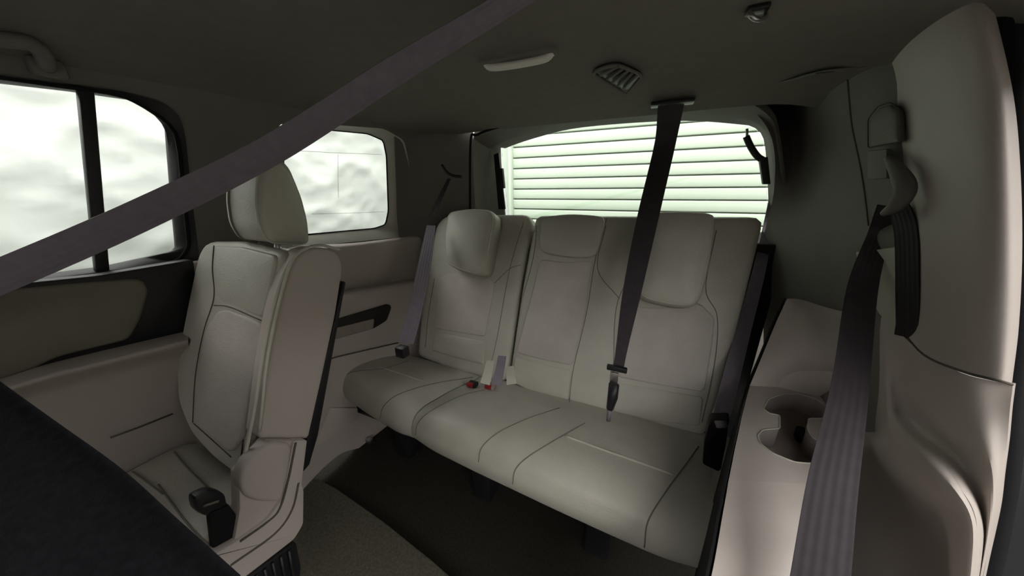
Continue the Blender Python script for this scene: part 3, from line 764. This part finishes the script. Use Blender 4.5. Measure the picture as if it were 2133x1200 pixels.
# rail with ribs on the floor
rl = empty('seat_rail', hx(570, 1200, -.6), 'black ribbed seat rail cover below the second row seat', 'seat rail')
P = [hx(618, 1130, -.61), hx(628, 1180, -.61), hx(620, 1300, -.61), hx(480, 1300, -.61), hx(500, 1215, -.61)]
solid('rail_cover', P, (-.2, 0, 0), black, rl, .004)
for k in range(7):
    a = hx(500+k*17, 1225-k*13, -.606); b = hx(520+k*16, 1260-k*6, -.606)
    tube('rib', [a, b], .003, black, rl)

# buckle on the second row seat
bkl = empty('belt_buckle', hx(450, 1130, -.66), 'black belt buckle standing on the second row cushion', 'buckle')
P = [hx(402, 1038, -0.633), hx(440, 1020, -0.633), hx(470, 1030, -0.633), hx(475, 1056, -0.633), hx(432, 1078, -0.633), hx(408, 1066, -0.633)]
solid('buckle_head', rounded(P, .008, 3), (-.022, 0, 0), black, bkl, .004)
tube('slot', [hx(424, 1054, -0.631), hx(455, 1044, -0.631)], .0022, seam, bkl)
P = [hx(436, 1070, -0.630), hx(478, 1052, -0.630), hx(512, 1100, -0.630), hx(505, 1116, -0.630), hx(446, 1152, -0.630)]
solid('stalk', P, (-.016, 0, 0), blackrub, bkl, .003)

# folded seat in the foreground, dark cloth back turned up
A = hd(-40, 782, .40); B = hd(240, 985, .36); C = hd(490, 1212, .31)
fs = empty('folded_seat', (-.35, 0, .3), 'folded seat with dark cloth back in the lower left foreground', 'car seat')
dn = Vector((-.05, -.35, -.16))
rows = [[p + Vector((0, .0, -.22)) for p in (A, A.lerp(B, .5), B, B.lerp(C, .5), C)],
        [p + Vector((0, .004, -.02)) for p in (A, A.lerp(B, .5), B, B.lerp(C, .5), C)],
        [A, A.lerp(B, .5), B, B.lerp(C, .5), C],
        [p + dn*.12 + Vector((0, 0, .012)) for p in (A, A.lerp(B, .5), B, B.lerp(C, .5), C)],
        [p + dn*.5 for p in (A, A.lerp(B, .5), B, B.lerp(C, .5), C)],
        [p + dn for p in (A, A.lerp(B, .5), B, B.lerp(C, .5), C)],
        [p + dn + Vector((0, 0, -.15)) for p in (A, A.lerp(B, .5), B, B.lerp(C, .5), C)]]
grid('seat_back', rows, darkcloth, fs, 5, 4)

# =================================================================== BELTS
# long diagonal belt of the middle second row place
bd = empty('seat_belt', hd(1095, -10, .5), 'long grey seat belt slanting across the cabin from the headliner', 'seat belt')
pts = [hd(1160, -58, .415), hd(1010, 36, .43), hd(820, 150, .46), hd(560, 316, .48), hd(280, 455, .47), hd(0, 577, .45), hd(-160, 640, .44), hd(-520, 770, .40)]
wdt = [.028, .030, .036, .041, .044, .045, .045, .045]
sd = []
for i, p in enumerate(pts):
    t = (pts[min(i+1, 7)]-pts[max(i-1, 0)]).normalized(); v = (p-Vector(CAM)).normalized()
    sd.append(tuple((t.cross(v).normalized() + .25*v)))
ribbon('webbing', pts, wdt, sd, webbing, bd, .0024, 8, .003)
box('anchor', pts[0]+Vector((.01, .01, .004)), (.06, .05, .03), black, bd, .006)
# belt of the middle third row place
bc = empty('seat_belt', hz(1400, 215, 1.245), 'dark belt hanging from the headliner in front of the rear window', 'seat belt')
pts = [hz(1398, 216, 1.230), hd(1385, 300, 1.02), hd(1350, 450, .94), hd(1318, 600, .86), hd(1296, 720, .80), hd(1288, 768, .785)]
wdt = [.070, .066, .062, .050, .030, .026]
ribbon('webbing', pts, wdt, [(1, .15, 0), (1, .15, 0), (1, .1, 0), (1, 0, 0), (1, -.2, 0), (1, -.3, 0)], webdark, bc)
box('anchor_plate', hz(1400, 215, 1.232), (.115, .045, .010), black, bc, .003)
box('tongue', hd(1285, 768, .778), (.05, .012, .014), black, bc, .003)
box('tongue_plate', hd(1279, 786, .785), (.02, .006, .03), chrome, bc, .001)
cb = empty('belt_buckle', hd(1265, 870, .8), 'black buckle below the hanging middle belt', 'buckle')
P = [hd(1266, 800, .78), hd(1290, 796, .78), hd(1287, 830, .79), hd(1274, 858, .79), hd(1262, 850, .79)]
tube('buckle_body', [hd(1279, 800, .785), hd(1276, 828, .79), hd(1270, 852, .80)], [.013, .013, .009], black, cb, False, 8)
tube('stalk', [hd(1270, 848, .80), hd(1267, 876, .815)], .006, webbing, cb)
solid('slot_cover', [hz(1214, 856, .318), hz(1240, 858, .318), hz(1278, 872, .318), hz(1272, 880, .318)], (0, 0, -.01), black, cb)
# buckles with red buttons where the two seats meet
for k, (px, py, lab) in enumerate(((985, 806, 'red-buttoned buckle lying nearest the left seat cushion'), (1022, 810, 'red-buttoned buckle beside the bench split, right of its twin'))):
    e = empty('belt_buckle', dc.at(px, py, .004) or hz(px, py, .34), lab, 'buckle', 'red buckles at the bench split')
    p = dc.at(px, py, .009) or hz(px, py, .34)
    box('buckle_body', p, (.034, .028, .016), black if k == 0 else recess, e, .004)
    box('button', p+Vector((-.004, -.012, .005)), (.024, .012, .014), red, e, .003)
for k, (x0, y0, x1, y1, lab) in enumerate(((1010, 800, 1022, 752, 'pale webbing stalk at the bench split, leftmost of three'), (1034, 802, 1046, 742, 'pale webbing stalk at the bench split, middle of three'), (1066, 800, 1062, 764, 'pale webbing stalk at the bench split, rightmost of three'))):
    a = hd(x0, y0, .79); b = hd(x1, y1, .83)
    o = ribbon('buckle_stalk', [a, a.lerp(b, .5)+Vector((.004, -.008, 0)), b], [.026, .024, .022], [(1, .3, 0)]*3, plastic_g if k != 1 else webbing, None, .004)
    tag(o, lab, 'belt stalk', 'buckle stalks at the bench split')
# left third row belt
bl = empty('seat_belt', hx(840, 740, -.9), 'grey belt along the left edge of the third row bench', 'seat belt')
pts = [hd(898, 470, 1.19), hd(886, 540, 1.12), hd(866, 640, 1.05), hd(846, 715, .98)]
ribbon('webbing', pts, [.035, .046, .05, .05], [(1, .5, 0)]*4, webbing, bl)
pts = [hd(936, 372, 1.30), hd(918, 410, 1.29), hd(900, 450, 1.27)]
ribbon('upper_webbing', pts, [.014, .02, .024], [(1, .3, 0)]*3, webblack, bl)
tube('guide', catmull([hd(921, 344, 1.28), hd(930, 358, 1.275), hd(944, 366, 1.27), hd(962, 368, 1.27)], 4), .006, black, bl)
p = hd(838, 732, .965); box('buckle', p, (.035, .03, .035), black, bl, .005)
# right third row belt
br = empty('seat_belt', hx(1490, 930, .25), 'grey belt along the right edge of the third row bench', 'seat belt')
pts = [hd(1622, 345, 1.21), hd(1604, 450, 1.12), hd(1582, 560, 1.01), hd(1545, 700, .91), hd(1512, 830, .82), hd(1494, 905, .78)]
ribbon('webbing', pts, [.022, .03, .036, .04, .04, .036], [(1, .3, 0)]*6, webbing, br)
P = rounded([hd(1476, 882, .77), hd(1518, 878, .77), hd(1512, 930, .755), hd(1500, 986, .74), hd(1462, 968, .74), hd(1466, 920, .755)], .008, 3)
solid('buckle', P, (.01, .05, .0), black, br, .005)
tube('buckle_cap', [hd(1492, 884, .765), hd(1512, 884, .765)], .009, webbing, br, False, 8)
pts = [hd(1622, 345, 1.23), hd(1640, 430, 1.18), hd(1660, 520, 1.12)]
ribbon('upper_webbing', pts, [.026, .034, .036], [(1, -.6, 0)]*3, webblack, br)
box('guide', hd(1632, 318, 1.22), (.022, .02, .075), black, br, .005)
# belt on the right pillar
bp = empty('seat_belt', hx(1850, 410, .44), 'dark belt running from the right pillar guide down past the cup holder', 'seat belt')
pts = [hx(1850, 430, .425), hd(1830, 490, .66), hd(1796, 600, .61), hd(1771, 800, .53), hd(1735, 1000, .43), hd(1708, 1200, .37), hd(1680, 1420, .33)]
ribbon('webbing', pts, [.030, .034, .042, .045, .049, .050, .050], [(.7, -.7, 0), (.75, -.6, 0), (.85, -.5, 0), (1, -.3, 0), (1, -.3, 0), (1, -.3, 0), (1, -.3, 0)], webdark, bp)
pts = [hx(1868, 420, .432), hx(1886, 480, .434), hx(1890, 580, .438), hx(1890, 680, .446), hx(1886, 730, .478)]
ribbon('return_webbing', pts, [.03, .04, .042, .042, .042], [(.15, -1, 0)]*5, webblack, bp)
# guide hardware: adjuster cover, slider block, loop
P = rounded([hx(1812, 306, .428), hx(1812, 250, .425), hx(1830, 226, .42), hx(1852, 218, .415), hx(1870, 232, .415), hx(1872, 296, .42)], .008, 4)
pad('adjuster_cover', P, (-1, -.2, 0), .012, .004, .004, trimcloth, bp, 60)
tube('adjuster_rim', rounded([hx(1808, 308, .43), hx(1808, 248, .425), hx(1828, 222, .42), hx(1853, 213, .414), hx(1875, 229, .414), hx(1876, 298, .42)], .008, 4), .0012, seamdark, bp, True)
P = [hx(1806, 314, .43), hx(1846, 310, .42), hx(1846, 372, .42), hx(1806, 374, .43)]
solid('slider_block', P, (.012, .004, 0), trimcloth, bp, .003)
q = catmull([hx(1850, 330, .415), hx(1872, 360, .408), hx(1886, 395, .408), hx(1868, 428, .408), hx(1842, 444, .415)], 6)
tube('guide_loop', q, [.006+.008*math.sin(math.pi*min(1, i/(len(q)-1)*1.0)) for i in range(len(q))], trimcloth, bp, False, 10)

# =================================================================== SMALL FITTINGS
cl = empty('ceiling_lamp', hz(1080, 124, 1.255), 'slim pale lamp strip in the headliner', 'lamp')
a, b = hz(1012, 137, 1.256), hz(1150, 113, 1.256); dv = (b-a).normalized(); nv = Vector((-dv.y, dv.x, 0))
tube('lens', catmull([a+Vector((0, 0, .004)), a.lerp(b, .15)+Vector((0, 0, -.006)), a.lerp(b, .85)+Vector((0, 0, -.006)), b+Vector((0, 0, .004))], 4), .0075, lens, cl, False, 10)
solid('bezel', rounded([a-nv*.016-dv*.012, b-nv*.02+dv*.012, b+nv*.02+dv*.012, a+nv*.016-dv*.012], .014, 3), (0, 0, .009), liner, cl, .002)
vt = empty('ceiling_vent', hz(1284, 160, 1.25), 'dark air vent in the headliner ahead of the rear window', 'vent')
P = rounded([hz(1230, 150, 1.254), hz(1282, 132, 1.254), hz(1340, 156, 1.254), hz(1305, 196, 1.254)], .03, 5)
solid('housing', P, (0, 0, .012), black, vt, .003)
cvt = sum(P, Vector())/len(P)
for k in range(5):
    f = (k+1)/6
    a = hz(1230, 150, 1.250).lerp(hz(1305, 196, 1.250), f); b = hz(1282, 132, 1.250).lerp(hz(1340, 156, 1.250), f)
    tube('vane', [a.lerp(b, .12), a.lerp(b, .9)], .0035, liner, vt)
tube('bezel', [p+Vector((0, 0, -.001)) for p in P], .004, liner, vt, True)
rlp = empty('cargo_lamp', hy(1205, 238, 1.27), 'small pale cargo lamp in the header above the rear window', 'lamp')
a = hy(1205, 239, 1.255)
P = rounded([hy(1164, 240, 1.25), hy(1200, 232, 1.25), hy(1244, 236, 1.25), hy(1226, 246, 1.25), hy(1176, 248, 1.25)], .006, 3)
solid('bezel', P, (0, .03, .004), lens, rlp, .002)
P = rounded([hy(1186, 240, 1.246), hy(1205, 236, 1.246), hy(1228, 239, 1.246), hy(1206, 244, 1.246)], .003, 3)
solid('lens', P, (0, .01, .002), recess, rlp, .001)
ck = empty('coat_hook', hz(1576, 30, 1.255), 'small steel hook hanging from the headliner, upper right', 'hook')
q = [hz(1562, 24, 1.256), hz(1562, 30, 1.243), hz(1575, 40, 1.236), hz(1592, 38, 1.243), hz(1596, 30, 1.256)]
tube('hook', catmull(q, 5), .0035, chrome, ck, False, 8)
box('hook_base', hz(1578, 20, 1.258), (.03, .022, .008), black, ck, .003)
# tailgate fittings against the glass
st1 = empty('tailgate_strut', hy(1046, 380, 1.4), 'black strut mount at the left edge of the rear window', 'strut')
solid('bar', [hy(x, y, 1.4) for x, y in ((1028, 322), (1038, 318), (1052, 436), (1038, 436))], (0, .012, 0), black, st1, .002)
solid('block', [hy(x, y, 1.395) for x, y in ((1034, 352), (1046, 350), (1050, 392), (1040, 394))], (0, .02, 0), black, st1, .003)
st2 = empty('tailgate_strut', hy(1590, 380, 1.38), 'black hooked strut arm at the right edge of the rear window', 'strut')
tube('arm', catmull([hy(1554, 284, 1.38), hy(1564, 306, 1.38), hy(1578, 326, 1.38), hy(1594, 336, 1.38)], 5), .010, black, st2, False, 8)
tube('pin', [hy(1556, 268, 1.38), hy(1556, 286, 1.38)], .004, chrome, st2)
solid('block', [hy(x, y, 1.37) for x, y in ((1582, 330), (1600, 326), (1606, 384), (1590, 384))], (0, .02, 0), black, st2, .003)
